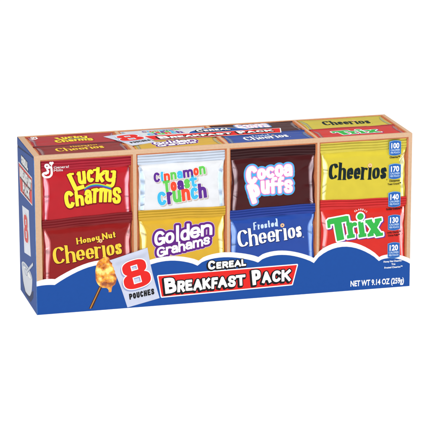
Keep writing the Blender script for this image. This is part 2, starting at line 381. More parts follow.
# ---------------------------------------------------------------- pouches
def sst(x): x = np.clip(x, 0, 1); return x*x*(3-2*x)
class Pouch:
    def __init__(s, u0, u1, v0, v1, he, hp, hs, seal=7.0, amp=.13, per=1.9, rise=5.5, seed=0, pinch=1.1, slope=0.):
        s.__dict__.update(locals()); s.vs = v1-seal
        r = random.Random(seed); s.k = [(r.uniform(.25, .7), r.uniform(-.3, .3), r.uniform(0, 6), r.uniform(.5, 1)) for _ in range(7)]
        s.ph = [r.uniform(0, 6) for _ in range(6)]
        s.cr = []            # creases that run in from the sides and down from the seal
        for q in range(16):
            if q < 6: x, y, a = r.uniform(3, 12)*(1 if q % 2 else -1), s.vs-r.uniform(2, 9), r.uniform(-1.2, -.3)*(1 if q % 2 else -1)
            elif q < 12: x, y, a = r.uniform(1.5, 5)*(1 if q % 2 else -1), r.uniform(v0+3, s.vs-6), r.uniform(-.7, .7)
            else: x, y, a = r.uniform(8, 60), s.vs-r.uniform(1, 4), r.uniform(-.25, .25)
            s.cr.append((u0+x if x > 0 else u1+x, y, a, r.uniform(3, 8), r.uniform(.5, 1.0), r.uniform(.10, .24)*(1 if r.random() < .6 else -1)))
    def ins(s, v):
        t = np.clip((s.vs+1-v)/(s.vs-s.v0), 0, 1)
        return .25+s.pinch*np.sin(np.pi*t**.6)
    def topcurve(s, u):   # the seal's upper edge is not quite straight
        t = (u-s.u0)/(s.u1-s.u0); return s.slope*(t-.5)+.25*np.sin(t*5+s.ph[1])+.15*np.sin(t*13+s.ph[2])
    def h(s, u, v):
        L = s.u0+s.ins(v); R = s.u1-s.ins(v); d = np.minimum(u-L, R-u)
        vv = v-s.topcurve(u)
        seal = s.hs+s.amp*(.7+.3*np.sin(u*.07+vv*.9+s.ph[5]))*np.cos(.35*np.sin(u*.03+s.ph[0])*2+2*np.pi*(s.v1-vv)/s.per+.5*np.sin(u*.05+s.ph[3]))+.12*np.sin(u*.11+s.ph[4])*np.sin(vv*.5)
        tp = sst((s.vs-vv)/5.0)
        wr = np.zeros_like(u)
        for a, b, p, w in s.k: wr += w*np.sin(a*v+b*u+p)
        edge = np.exp(-np.clip(d, 0, None)/5)*.15+np.exp(-np.clip(s.vs-vv, 0, None)/5)*.09+.03
        fw = s.rise*(.35+.65*sst((s.vs-vv)/11))      # a creased facet that widens below the seal
        body = s.he+(s.hp-s.he)*(.42*sst((d+.5)/1.6)+.58*np.clip((d-1.0)/fw, 0, 1))*(.45+.55*tp)+wr*edge*min(1, s.amp/.13)
        for x, y, a, ln, wd, am in s.cr:
            p = (u-x)*math.cos(a)+(v-y)*math.sin(a); q = -(u-x)*math.sin(a)+(v-y)*math.cos(a)
            body = body+am*min(1, s.amp/.13)*np.exp(-(p/ln)**2-(q/wd)**2)
        body = np.minimum(body, s.hp+.06)
        k = sst((vv-s.vs)/1.2+.5)
        return body*(1-k)+seal*k
    def grid(s, vlo, vhi, m, face, B, step, skirt):
        nu = int((s.u1-s.u0)/step); nv = max(2, int((vhi-vlo)/step))
        T, V = np.meshgrid(np.linspace(0, 1, nu+1), np.linspace(vlo, vhi, nv+1))
        I = s.ins(V); U = s.u0+I+T*(s.u1-s.u0-2*I)
        if vhi >= s.v1-.01: V = V+s.topcurve(U)*sst((V-vlo)/(vhi-vlo))
        Hh = s.h(U, V)
        N = (nu+1)*(nv+1)
        f = [(j*(nu+1)+i, j*(nu+1)+i+1, (j+1)*(nu+1)+i+1, (j+1)*(nu+1)+i) for j in range(nv) for i in range(nu)]
        B.add(face(U.ravel(), V.ravel(), Hh.ravel()), f, m, True)
        loop = [i for i in range(nu+1)]+[j*(nu+1)+nu for j in range(1, nv+1)]+[nv*(nu+1)+i for i in range(nu-1, -1, -1)]+[j*(nu+1) for j in range(nv-1, 0, -1)]
        if vhi < s.v1-.01: loop = [j*(nu+1) for j in range(nv, -1, -1)]+[i for i in range(1, nu+1)]+[j*(nu+1)+nu for j in range(1, nv+1)]
        else: loop = [j*(nu+1)+nu for j in range(nv+1)]+[nv*(nu+1)+i for i in range(nu-1, -1, -1)]+[j*(nu+1) for j in range(nv-1, -1, -1)]
        u = U.ravel()[loop]; v = V.ravel()[loop]; hh = Hh.ravel()[loop]
        n = len(loop)
        B.add(np.concatenate([face(u, v, hh), face(u, v, np.minimum(hh-.05, skirt))]), [(k, k+1, n+k+1, n+k) for k in range(n-1)], m)
    def gussets(s, face, o, ma, mb, wide):  # lays painted highlights along the pouch sides
        '''highlights painted as pale metallic wedges along both side creases: wide, narrowing to a point at the seal'''
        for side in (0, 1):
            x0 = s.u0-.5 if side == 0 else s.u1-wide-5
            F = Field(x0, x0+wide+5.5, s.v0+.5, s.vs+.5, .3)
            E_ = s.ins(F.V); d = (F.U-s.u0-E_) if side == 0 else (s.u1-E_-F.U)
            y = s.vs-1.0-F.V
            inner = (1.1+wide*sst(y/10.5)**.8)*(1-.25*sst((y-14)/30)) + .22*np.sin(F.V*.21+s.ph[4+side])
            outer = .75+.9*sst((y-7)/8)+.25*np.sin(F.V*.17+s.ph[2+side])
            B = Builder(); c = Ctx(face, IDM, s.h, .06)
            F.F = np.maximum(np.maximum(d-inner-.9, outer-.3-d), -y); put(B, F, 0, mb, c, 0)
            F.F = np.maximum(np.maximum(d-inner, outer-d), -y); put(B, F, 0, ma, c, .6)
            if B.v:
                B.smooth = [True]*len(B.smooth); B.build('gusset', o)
    def build(s, m, ms, face, label, skirt, step=.8):
        B = Builder(); s.grid(s.v0, s.vs, m, face, B, step, skirt); o = B.build('pouch', ROOT, label)
        B = Builder(); s.grid(s.vs, s.v1, ms, face, B, .4, skirt); B.build('seal', o)
        return o

# ---------------------------------------------------------------- logos, all in front-panel mm
def FP(x, y):                # tracing grid -> front-panel mm
    q = HG[6]*x+HG[7]*y+1
    return ((HG[0]*x+HG[1]*y+HG[2])/q, (HG[3]*x+HG[4]*y+HG[5])/q)
HG = [0.74675043, -0.016047619, -22.572884, -0.06014674, -0.76964785, 244.83634, -0.00010201855, -0.00010134451]
def sheet_grid(x0, y0, k): return lambda x, y: FP(x0+x/k, y0+y/k)
Z1 = sheet_grid(65, 155, 6.142); Z5 = sheet_grid(150, 163, 6.935); Z6 = sheet_grid(145, 205, 5.375)
Z7 = sheet_grid(235, 160, 6.143); Z8 = sheet_grid(315, 200, 5.375); Z9 = sheet_grid(155, 245, 5.375)
def logo_marshmallow(c):     # yellow arched two-line lettering with a rainbow
    B = Builder(); F = Field(20, 70, 76, 118, c.step)
    Y = foilink('lemon', (247,226,60))
    g = lambda ch, a, b, h, s=2.55, **k: glyph(F, ch, a, b, h, s, r=.35, capn=.9, **k)
    g('L', (31.02, 95.3), (39.36, 97.42), 15.0, 3.2, shear=-.16)
    g('u', (33.87, 100.46), (40.17, 100.8), 10.2)
    g('c', (40.81, 101.65), (46.35, 101.79), 9.8)
    g('k', (47.11, 101.74), (53.78, 101.05), 8.4, 2.7, asc=11.6)
    g('y', (54.28, 100.63), (62.49, 99.83), 9.8, 2.7, asc=13.6)
    g('C', (24.01, 82.01), (31.57, 83.02), 13.8, 3.0)
    g('h', (31.83, 83.39), (38.39, 83.96), 8.9, asc=12.2)
    g('a', (38.78, 84.7), (44.58, 84.94), 11.4, 2.5)
    g('r', (45.09, 85.16), (49.64, 85.23), 11.8, shear=.05)
    g('m', (49.64, 85.49), (59.38, 84.95), 11.6, 2.6)
    g('s', (60.0, 83.76), (66.85, 83.54), 13.0, 2.7)
    # little slab feet give the letters their cut-out look
    for x, y in ((46, 112), (88, 112), (190, 88), (248, 95), (298, 96), (178, 208), (214, 208)):
        q = Z1(x, y); F.seg((q[0]-2.0, q[1]-.9), (q[0]+1.2, q[1]-.7), .75, 0, 0, .2)
    put(B, F, .75, ink('maroon', (120,14,26)), c, 0, (.25, -.3))
    put(B, F, 0, Y, c, 1)
    cols = [(240,220,50), (90,190,90), (60,150,200), (60,70,160), (110,60,150)]
    for k, q in enumerate(cols):
        G = Field(30, 66, 90, 108, c.step*.7)
        pts = spl([(38.6, 97.47), (41.4, 99.19), (44.94, 100.23), (49.35, 100.19), (54.38, 98.84), (59.41, 96.97)])
        G.stroke([(x, y-k*.5) for x, y in pts], .3, cap=0)
        put(B, G, 0, ink('bow%d' % k, q), c, 2+k*.2)
    return B

def cheerios_word(F, boxes, base0, base1, caph, xh, asc, s, shear=0):
    pen = (.34, math.radians(14))
    for ch, (x0, x1) in boxes:
        h = caph if ch in CAP else xh
        t = lambda x: (x, base0[1]+(base1[1]-base0[1])*(x-base0[0])/(base1[0]-base0[0]))
        glyph(F, ch, t(x0), t(x1), h, s*(1.12 if ch == 'C' else 1), asc=asc, pen=pen, serif=.35, r=0, capn=.8, shear=shear)
def ringdot(B, c, p, r, col=(214,170,90)):
    F = Field(p[0]-3, p[0]+3, p[1]-3, p[1]+3, .12); F.stroke(arc(p[0], p[1], r, r, 0, 360, 20, 2)[:-1], r*.5, True)
    put(B, F, 0, ink('oat', col), c, 2)
def logo_oat(c, m):          # black serif word on yellow
    B = Builder(); F = Field(226, 286, 84, 108, c.step*.8)
    bx = [('C', (231.75, 239.51)), ('h', (239.78, 246.06)), ('e', (246.61, 251.94)), ('e', (252.35, 257.82)), ('r', (258.23, 263.99)), ('i', (263.44, 267.56)), ('o', (267.42, 273.61)), ('s', (274.16, 279.11))]
    cheerios_word(F, bx, (231.75, 91.02), (279.11, 88.44), 13.8, 10.2, 14.1, 2.5)
    # spur of the capital
    q = (238.83, 103.56); F.seg(q, (q[0], q[1]-3.0), .35, 0, 0, 0)
    put(B, F, 0, m, c, 1)
    ringdot(B, c, (265.75, 100.62), 1.15, (222,150,70))
    puttext(B, m, c, 1, '®', (279.26, 87.75), height=1.0)
    return B
def logo_honey(c):           # yellow serif lettering on dark red
    B = Builder(); m = ink('honeyyellow', (246,205,62)); F = Field(10, 72, 34, 66, c.step*.75)
    pen = (.5, math.radians(14))
    word(F, 'Honey', (31.9, 53.78), (49.84, 55.79), 3.5, 1.15, gap=.18, capw=1.5, asc=5.2, pen=pen, serif=.35, r=0, capn=.8)
    word(F, 'Nut', (51.97, 55.97), (62.61, 57.19), 3.5, 1.15, gap=.22, capw=1.5, asc=5.2, pen=pen, serif=.35, r=0, capn=.8)
    bx = [('C', (13.86, 23.26)), ('h', (23.58, 31.05)), ('e', (31.7, 38.53)), ('e', (39.18, 45.7)), ('r', (46.19, 51.91)), ('i', (51.42, 55.34)), ('o', (55.34, 61.56)), ('s', (62.22, 67.3))]
    cheerios_word(F, bx, (13.78, 38.55), (67.35, 43.37), 14.6, 9.6, 14.4, 2.3)
    put(B, F, .35, ink('winedark', (84,10,16)), c, 0, (.2, -.25))
    put(B, F, 0, m, c, 1); ringdot(B, c, (50.49, 55.25), .95, (240,190,140))
    return B
def logo_frost(c):           # white serif lettering on blue
    B = Builder(); F = Field(155, 220, 36, 66, c.step*.75); G = Field(165, 205, 50, 66, c.step*.7)
    pen = (.5, math.radians(14))
    word(G, 'Frosted', (171.61, 55.19), (191.16, 56.83), 3.9, 1.2, gap=.2, capw=1.2, asc=6.4, pen=pen, serif=.35, r=0, capn=.8)
    bx = [('C', (159.35, 168.09)), ('h', (168.43, 175.5)), ('e', (176.18, 182.59)), ('e', (183.27, 189.52)), ('r', (190.03, 195.96)), ('i', (195.45, 199.69)), ('o', (199.69, 205.64)), ('s', (206.32, 210.74))]
    cheerios_word(F, bx, (159.35, 41.43), (210.71, 46.65), 14.6, 9.8, 14.6, 2.2)
    put(B, F, .3, ink('deepblue', (18,34,96)), c, 0, (.25, -.25))
    put(B, F, 0, I_WHITE, c, 1); put(B, G, 0, ink('paleblue', (200,220,245)), c, 1)
    ringdot(B, c, (194.71, 57.42), 1.1, (230,190,150))
    puttext(B, I_WHITE, c, 1, '®', (211.22, 46.27), height=1.0)
    return B
def logo_cinnamon(c):        # three lines of many-coloured chunky letters
    B = Builder(); P = dict(p=(92,44,140), c=(64,182,228), r=(238,74,48), g=(98,196,84))
    Fs = {k: Field(88, 140, 74, 116, c.step*.85) for k in P}; A = Field(88, 140, 74, 116, c.step)
    L = [('C', 30, 74, 139, 'p', 68, 0), ('i', 77, 99, 131, 'c', 52, 66), ('n', 100, 143, 129, 'r', 53, 0), ('n', 146, 188, 120, 'g', 53, 0), ('a', 191, 231, 112, 'c', 53, 0), ('m', 233, 303, 107, 'p', 55, 0), ('o', 305, 342, 92, 'r', 55, 0), ('n', 345, 389, 84, 'g', 58, 0),
         ('T', 97, 146, 208, 'g', 82, 0), ('o', 147, 190, 200, 'r', 66, 0), ('a', 193, 238, 191, 'p', 66, 0), ('s', 241, 282, 181, 'g', 66, 0), ('t', 283, 328, 172, 'c', 66, 86),
         ('C', 58, 119, 300, 'c', 95, 0), ('r', 123, 162, 290, 'p', 86, 0), ('u', 163, 222, 280, 'g', 84, 0), ('n', 225, 284, 268, 'r', 84, 0), ('c', 287, 340, 258, 'c', 84, 0), ('h', 341, 398, 250, 'p', 80, 104)]
    for ch, x0, x1, y, col, h, asc in L:
        s = 1.85 if y < 150 and x0 != 97 else 2.3
        if y > 209: s = 2.7
        for F in (Fs[col], A):
            a, b = Z5(x0, y), Z5(x1, y-.165*(x1-x0))
            glyph(F, ch, a, b, h*.1155, s, asc=(asc or h*1.35)*.1155, r=.5)
            if ch == 'i': q = Z5(x0+7, y-61); F.disk(q, 1.05)
    put(B, A, .35, ink('warmgrey', (196,184,176)), c, 0, (.9, -.8))
    put(B, A, .28, I_WHITE, c, 1)
    for k in P: put(B, Fs[k], 0, ink('cereal_'+k, P[k]), c, 2)
    puttext(B, I_BLACK, c, 1, '™', (135.13, 84.15), height=.8)
    return B
def logo_graham(c):          # slanting white letters, purple edge
    B = Builder(); F = Field(84, 146, 32, 72, c.step)
    L = [('G', 50, 108, 224, 78, 0), ('o', 108, 158, 211, 60, 0), ('l', 160, 190, 200, 60, 88), ('d', 190, 240, 196, 60, 88), ('e', 241, 298, 184, 62, 0), ('n', 300, 362, 171, 62, 0)]
    for ch, x0, x1, y, h, asc in L:
        glyph(F, ch, Z6(x0, y), Z6(x1, y-.19*(x1-x0)), h*.148, 2.35, asc=(asc or 80)*.148, r=.3, shear=.12)
    L = [('G', 64, 112, 284, 54, 0), ('r', 113, 143, 268, 42, 0), ('a', 142, 178, 262, 42, 0), ('h', 180, 217, 254, 42, 58), ('a', 218, 255, 243, 42, 0), ('m', 257, 313, 234, 42, 0), ('s', 314, 350, 217, 42, 0)]
    for ch, x0, x1, y, h, asc in L:
        glyph(F, ch, Z6(x0, y), Z6(x1, y-.22*(x1-x0)), h*.148, 1.65, asc=(asc or 60)*.148, r=.3, shear=.12)
    put(B, F, 2.1, ink('palelilac', (214,190,226)), c, 0)
    put(B, F, 1.75, ink('purple', (96,34,128)), c, 1)
    put(B, F, 0, I_WHITE, c, 2)
    return B
def logo_cocoa(c):           # fat white letters, pink and sky blue edges
    B = Builder(); F = Field(160, 212, 68, 112, c.step)
    L = [('C', 72, 140, 152, 106, 0, 3.3), ('o', 139, 192, 124, 66, 0, 2.6), ('c', 193, 246, 114, 66, 0, 2.6), ('o', 247, 300, 106, 70, 0, 2.6), ('a', 301, 354, 104, 72, 0, 2.4),
         ('u', 162, 214, 212, 80, 0, 2.7), ('f', 214, 262, 209, 66, 96, 2.4), ('f', 256, 304, 206, 66, 96, 2.4), ('s', 304, 357, 205, 78, 0, 2.4)]
    for ch, x0, x1, y, h, asc, s in L:
        glyph(F, ch, Z7(x0, y), Z7(x1, y-.1*(x1-x0)), h*.134, s*1.04, asc=(asc or 90)*.134, r=.8)
    a, b = Z7(108, 270), Z7(174, 262); glyph(F, 'P', a, b, 15.6, 3.8, r=1.1, shear=-.25)
    put(B, F, 1.9, ink('skyblue', (72,172,226)), c, 0)
    put(B, F, .75, ink('pink', (226,120,190)), c, 1)
    put(B, F, .15, I_WHITE, c, 2)
    return B
def logo_fruit(c):           # green slab letters, white edge, purple shade
    B = Builder(); F = Field(224, 284, 32, 76, c.step)
    def seg(a, b, w, r=.3): F.seg(a, b, w, 0, 0, r)
    seg((232.09, 57.48), (247.27, 59.27), 2.3); seg((232.75, 52.61), (232.08, 58.98), 1.2); seg((248.23, 55.44), (247.1, 61.24), 1.2)
    seg((239.38, 57.87), (242.29, 41.97), 3.0)
    seg((248.99, 55.68), (250.96, 44.06), 2.1); seg((246.71, 54.79), (249.45, 55.05), 1.4); seg((247.45, 44.17), (253.86, 44.76), 1.4)
    F.stroke(spl([(250.41, 51.36), (251.61, 53.54), (253.43, 54.31), (254.2, 53.96)]), 1.5, cap=.4, r=.5)
    seg((258.46, 55.02), (260.13, 44.61), 2.2); seg((256.48, 54.55), (258.61, 54.85), 1.4); seg((256.92, 44.24), (263.34, 44.84), 1.4)
    F.disk((258.24, 60.01), 2.7)
    seg((265.33, 55.44), (273.78, 43.94), 2.3); seg((272.99, 55.81), (266.71, 44.75), 2.0)
    for q, w in (((265.18, 55.75), 2.8), ((272.98, 56.26), 2.8), ((266.87, 44.58), 2.5), ((274.08, 44.22), 3.0)): seg((q[0]-w, q[1]-.3), (q[0]+w, q[1]+.3), 1.3)
    put(B, F, 1.15, ink('violet', (104,44,150)), c, 0, (.8, -.65))
    put(B, F, 1.15, I_WHITE, c, 1)
    put(B, F, 0, ink('leafgreen', (52,176,74)), c, 2)
    if c.face is front:
        q = Z8(243, 92)
        for k, ch in enumerate('CLASSIC'):
            a = math.radians(132-k*14.2); R = 5.4
            d = (math.sin(a), -math.cos(a)); j = .4 if ch == 'I' else 0
            p = (q[0]+R*1.15*math.cos(a)+d[0]*j, q[1]+R*math.sin(a)+d[1]*j)
            puttext(B, I_WHITE, c, 2, ch, p, (p[0]+d[0]*(.4 if ch == 'I' else 1.2), p[1]+d[1]*(.4 if ch == 'I' else 1.2)), height=1.35, bold=.02)
        puttext(B, I_BLACK, c, 1, '™', (277.01, 53.71), height=.9)
    return B
def logo_maker(c):           # white script capital with a heart, company name beside it
    B = Builder(); F = Field(2, 20, 102, 124, .14)
    s = .68
    F.stroke(spl([(12.65, 115.67), (11.36, 114.97), (9.57, 115.35), (8.83, 116.56), (9.49, 117.56), (10.89, 117.47), (11.52, 116.52), (10.98, 115.39), (10.31, 113.87), (11.18, 112.38), (10.77, 111.24)]), s, cap=1, r=s)
    F.stroke(spl([(10.77, 111.24), (9.75, 111.57), (9.48, 110.67), (8.2, 111.02), (7.16, 110.17), (7.64, 108.71), (9.68, 107.93), (12.12, 108.29), (13.57, 110.02), (13.74, 112.35), (13.42, 115.49)]), s*1.15, cap=1, r=s)
    q = (13.66, 118.07)
    F.disk((q[0]-.75, q[1]+.55), .95); F.disk((q[0]+.75, q[1]+.55), .95); F.poly([(q[0]-1.6, q[1]+.2), (q[0]+1.6, q[1]+.2), (q[0]+.1, q[1]-1.8)])
    put(B, F, 0, I_WHITE, c, 1)
    if c.face is front:
        puttext(B, I_WHITE, c, 1, 'General', (15.44, 114.06), (26.89, 114.29), height=1.9)
        puttext(B, I_WHITE, c, 1, 'Mills', (15.4, 111.72), (22.34, 111.79), height=1.9)
    return B
def silver_pouch_poly(c4, n=10):
    TL, TR, BR, BL = c4; P = []
    for a, b, bow in ((TL, TR, 0), (TR, BR, -.7), (BR, BL, 0), (BL, TL, -.7)):
        for k in range(n):
            t = k/n; dx, dy = b[0]-a[0], b[1]-a[1]; L = math.hypot(dx, dy)
            w = bow*math.sin(math.pi*t)*-1
            P.append((a[0]+dx*t+dy/L*w*1, a[1]+dy*t-dx/L*w))
    return P
def sign_eight(B, c, center, w, h, rot, pouch=None, base=None, small=False):
    st = .25
    F = Field(center[0]-w*.9, center[0]+w*.9, center[1]-h*.85, center[1]+h*.85, st)
    cr, sr = math.cos(rot), math.sin(rot)
    R = lambda x, y: (center[0]+cr*x*w-sr*y*h, center[1]+sr*x*w+cr*y*h)
    for cx, cy, rx, ry in ((0, .245, .44, .262), (0, -.22, .5, .285)):
        F.poly([R(cx+x, cy+y) for x, y in arc(0, 0, rx, ry, 0, 360, 36, 2.6)[:-1]])
    G = Field(center[0]-w*.9, center[0]+w*.9, center[1]-h*.85, center[1]+h*.85, st); G.F[:] = F.F
    for cx, cy, rx, ry in ((0, .235, .125, .095), (0, -.215, .15, .125)):
        G.poly([R(cx-rx, cy-ry), R(cx+rx, cy-ry), R(cx+rx, cy+ry), R(cx-rx, cy+ry)], sub=True)
    if not small: put(B, G, .9, ink('lavender', (150,160,200)), c, 0, (-.5, -1.0))
    put(B, G, .8, I_WHITE, c, 1)
    put(B, G, 0, ink('signalred', (226,38,34)), c, 2)

def banner_art(B, c, quad, lay=0, edge=.9):
    F = Field(min(q[0] for q in quad)-3, max(q[0] for q in quad)+3, min(q[1] for q in quad)-3, max(q[1] for q in quad)+3, .5)
    F.poly(quad)
    put(B, F, edge, I_WHITE, c, lay); put(B, F, 0, ink('signalred', (226,38,34)), c, lay+1)
def pack_words(c):
    '''white comic capitals with black edge and shade'''
    B = Builder(); F = Field(94, 212, 4, 30, c.step)
    b0, b1 = Z9(62, 260), Z9(108, 246)
    glyph(F, 'B', Z9(56, 262), Z9(116, 254), 12.6, 3.1, r=.15, shear=-.04)
    xs = [118, 160, 205, 250, 295, 335]
    px = [(177.2, 184.8), (185.6, 192.6), (193.2, 202.2), (202.8, 210.6), (211.2, 217.6), (218.0, 227.2), (227.8, 235.8), (236.2, 245.8)]
    jig = [.3, -.2, .2, -.3, .3, -.1, .2, -.2]
    for k, (ch, (x0, x1)) in enumerate(zip('REAKFAST', px)):
        y0 = 292.0-(x0-177)*.098
        glyph(F, ch, FP(x0, y0+jig[k]), FP(x1, y0-(x1-x0)*.098+jig[k]), 9.0+jig[k]*.8, 2.25, r=.12, shear=jig[k]*.14)
    glyph(F, 'P', FP(252.6, 285.2), FP(261.4, 284.0), 12.2, 2.9, r=.15, shear=-.03)
    for k, (ch, x0, x1) in enumerate((('A', 262.0, 271.2), ('C', 271.8, 280.6), ('K', 281.4, 290.6))):
        y0 = 283.2-(x0-261)*.085
        glyph(F, ch, FP(x0, y0), FP(x1, y0-.7), 9.4, 2.35, r=.12, shear=(-.05, .05, 0)[k])
    put(B, F, 1.0, I_BLACK, c, 0, (-.7, -.7)); put(B, F, .75, I_BLACK, c, 1); put(B, F, 0, I_WHITE, c, 2)
    return B
def cereal_word(c):
    B = Builder(); F = Field(130, 170, 20, 38, c.step*.8)
    glyph(F, 'C', FP(208.2, 269.9), FP(215.6, 269.0), 7.2, 1.8, r=.15)
    for ch, x0, x1 in (('E', 216.3, 221.4), ('R', 222.2, 228.2), ('E', 228.9, 233.8), ('A', 234.2, 241.0), ('L', 241.4, 246.0)):
        y = 268.9-(x0-216)*.11; glyph(F, ch, FP(x0, y), FP(x1, y-.5), 5.5, 1.5, r=.1)
    put(B, F, .8, I_BLACK, c, 0, (-.5, -.5)); put(B, F, .6, I_BLACK, c, 1); put(B, F, 0, I_WHITE, c, 2)
    return B
foilink = lambda n, c: ink(n, c)

# ---------------------------------------------------------------- build the front
FLOOR_F, FLOOR_T = 2.4, .75
for k, (a, b) in enumerate(COLS):
    window_ring(front, a, b, 10, FT, 1.2, .9 if k else .3, FLOOR_F, 1.0, 'window_frame')
    window_ring(top, a, b, TV[0], TV[1], 1.0, .9 if k else .5, FLOOR_T, .4, 'window_frame')

RED = foil('red', (178,30,40)); WINE = foil('wine', (138,26,26)); PEARL = foil('pearl', (222,224,228)); GOLD = foil('gold', (212,168,48))
COCOA = foil('cocoa', (66,20,22)); BLUEF = foil('royal', (38,72,156)); YEL = foil('yellow', (208,190,58)); TRED = foil('scarlet', (208,42,34))
PSEAL = seal_foil('pearl_seal', (205,216,232)); RSEAL = seal_foil('red_seal', (172,28,50)); WSEAL = seal_foil('wine_seal', (128,22,30)); GSEAL = seal_foil('gold_seal', (212,168,50))
CSEAL = seal_foil('cocoa_seal', (56,20,24)); BSEAL = seal_foil('royal_seal', (36,62,150)); YSEAL = seal_foil('yellow_seal', (214,198,74)); TSEAL = seal_foil('scarlet_seal', (208,40,42))

defs = [  # column, label bits, body, seal, front box of upper, lower
    (0, 'red', RED, RSEAL, 'wine', WINE, WSEAL), (1, 'white', PEARL, PSEAL, 'golden', GOLD, GSEAL),
    (2, 'dark brown', COCOA, CSEAL, 'royal blue', BLUEF, BSEAL), (3, 'yellow', YEL, YSEAL, 'bright red', TRED, TSEAL)]
LOWTOP = [75.4, 76.4, 72.6, 74.2]; SLOPE = [2.4, -.6, 1.0, -1.6]
LX = [(5.3, 75.6), (80.0, 149.4), (151.6, 221.6), (225.2, 296.2)]
UX = [(5.5, 75.4), (80.0, 149.2), (153.2, 221.8), (225.2, 295.9)]
UP, LO, TB, TF = [], [], [], []
HIDE = 15.0
for k, n1, m1, s1, n2, m2, s2 in defs:
    soft = .5 if k == 1 else 1.0
    p = Pouch(*UX[k], LOWTOP[k]-5.2, 120.6, -2.1, -.72, -1.25, seal=8.2, amp=.26*soft+.02, per=2.1, seed=k+1, rise=4.2); UP.append(p)
    p.o = p.build(m1, s1, front, '%s pouch in the upper row of the front' % n1, -FLOOR_F)
    p = Pouch(*LX[k], 19, LOWTOP[k], -1.75, -.12, -.34, seal=7.2, amp=.24, per=2.0, seed=k+11, slope=SLOPE[k], rise=4.2); LO.append(p)
    p.o = p.build(m2, s2, front, '%s pouch in the lower row of the front' % n2, -FLOOR_F)
    p = Pouch(UX[k][0], UX[k][1], 31, 66.4, -.7, -.2, -.35, seal=2.2, amp=.05*soft, per=1.1, seed=k+21, rise=6); TB.append(p)
    p.o = p.build(m1, s1, top, '%s pouch in the back row of the top' % n1, -FLOOR_T, 1.0)
    p = Pouch(UX[k][0], UX[k][1], 3.9, 33.6, -.6, -.04, -.12, seal=3.2, amp=.06, per=1.2, seed=k+31, rise=6); TF.append(p)
    p.o = p.build(m2, s2, top, '%s pouch in the front row of the top' % n2, -FLOOR_T, 1.0)

GLEAM_TINT = [((226,164,178), (200,84,98)), ((196,216,242), (214,226,240)), ((172,150,156), (112,80,84)), ((240,238,180), (226,216,110)),
        ((214,160,162), (170,80,82)), ((246,232,176), (230,202,106)), ((140,168,222), (84,118,190)), ((236,160,162), (222,92,88))]  # highlight colours per pouch, core and softer rim
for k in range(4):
    ua, ub = [gleam_foil('upper%d%s' % (k, x), c) for x, c in zip('ab', GLEAM_TINT[k])]; la, lb = [gleam_foil('lower%d%s' % (k, x), c) for x, c in zip('ab', GLEAM_TINT[k+4])]
    UP[k].gussets(front, UP[k].o, ua, ub, 2.8); LO[k].gussets(front, LO[k].o, la, lb, 3.0)  # painted side highlights, front pouches
    TB[k].gussets(top, TB[k].o, ua, ub, 2.0); TF[k].gussets(top, TF[k].o, la, lb, 2.0)  # painted side highlights, top pouches

def cf(p, z=.10): return Ctx(front, IDM, p.h, z)
def ct(p, a, b): return Ctx(top, bbmap(a, b), p.h, .04, .45)
T_ = lambda p, fn, a, b: fn(ct(p, a, b)).build('lettering', p.o)
logo_marshmallow(cf(UP[0])).build('lettering', UP[0].o); logo_maker(cf(UP[0], .3)).build('emblem', UP[0].o)
logo_honey(cf(LO[0])).build('lettering', LO[0].o)
logo_cinnamon(cf(UP[1])).build('lettering', UP[1].o); logo_graham(cf(LO[1])).build('lettering', LO[1].o)
logo_cocoa(cf(UP[2])).build('lettering', UP[2].o); logo_frost(cf(LO[2])).build('lettering', LO[2].o)
logo_oat(cf(UP[3]), ink('bottle', (14,34,36))).build('lettering', UP[3].o); logo_fruit(cf(LO[3])).build('lettering', LO[3].o)
T_(TB[0], logo_marshmallow, (24.3, 66.1, 80.9, 113.7), (26.0, 54.6, 40, 60)); logo_maker(ct(TB[0], (6.6, 14.9, 107.4, 119), (8.2, 14.6, 56.5, 66))).build('emblem', TB[0].o)
T_(TF[0], logo_honey, (13.4, 67.8, 36.9, 62.2), (20.2, 58.4, 9.5, 29))
T_(TB[1], logo_cinnamon, (92.6, 134.8, 78.5, 110.1), (97.2, 128.4, 45.2, 64.4)); T_(TF[1], logo_graham, (92.3, 139, 36.9, 64.8), (96.6, 131.4, 5.5, 26))
T_(TB[2], logo_cocoa, (165.4, 203.9, 75.2, 107.1), (172.4, 199.8, 45.4, 64.6)); T_(TF[2], logo_frost, (158.2, 211.5, 39.8, 60), (167.4, 204.6, 7.5, 24))
logo_oat(ct(TB[3], (231.4, 279.6, 89.7, 103.4), (241.6, 280.4, 42.5, 57)), ink('bottle', (14,34,36))).build('lettering', TB[3].o)
T_(TF[3], logo_fruit, (231.8, 276.1, 41.3, 65.6), (240.4, 277, 8, 25.6))

# blue wave along the bottom of the front, white crest above it
def solid(face, pts, h0, h1, m, B, hole=None):
    from mathutils.geometry import tessellate_polygon
    n = len(pts); P = np.array(pts)
    tris = tessellate_polygon([[Vector((x, y, 0)) for x, y in pts]])
    B.add(face(P[:, 0], P[:, 1], np.zeros(n)+h1), [tuple(t) for t in tris], m)
    V = np.concatenate([face(P[:, 0], P[:, 1], np.zeros(n)+h1), face(P[:, 0], P[:, 1], np.zeros(n)+h0)])
    B.add(V, [(i, (i+1) % n, n+(i+1) % n, n+i) for i in range(n)], m)
def wave(cusps, n=14):
    '''scallops between cusps; each entry: (u, v, crest height, skew)'''
    out = []
    for (u0, v0, pk, sk), (u1, v1, *_ ) in zip(cusps, cusps[1:]):
        for k in range(n):
            t = k/n; tt = t**sk
            out.append((u0+(u1-u0)*t, v0+(v1-v0)*t+pk*math.sin(math.pi*tt)**.8))
    return out+[cusps[-1][:2]]
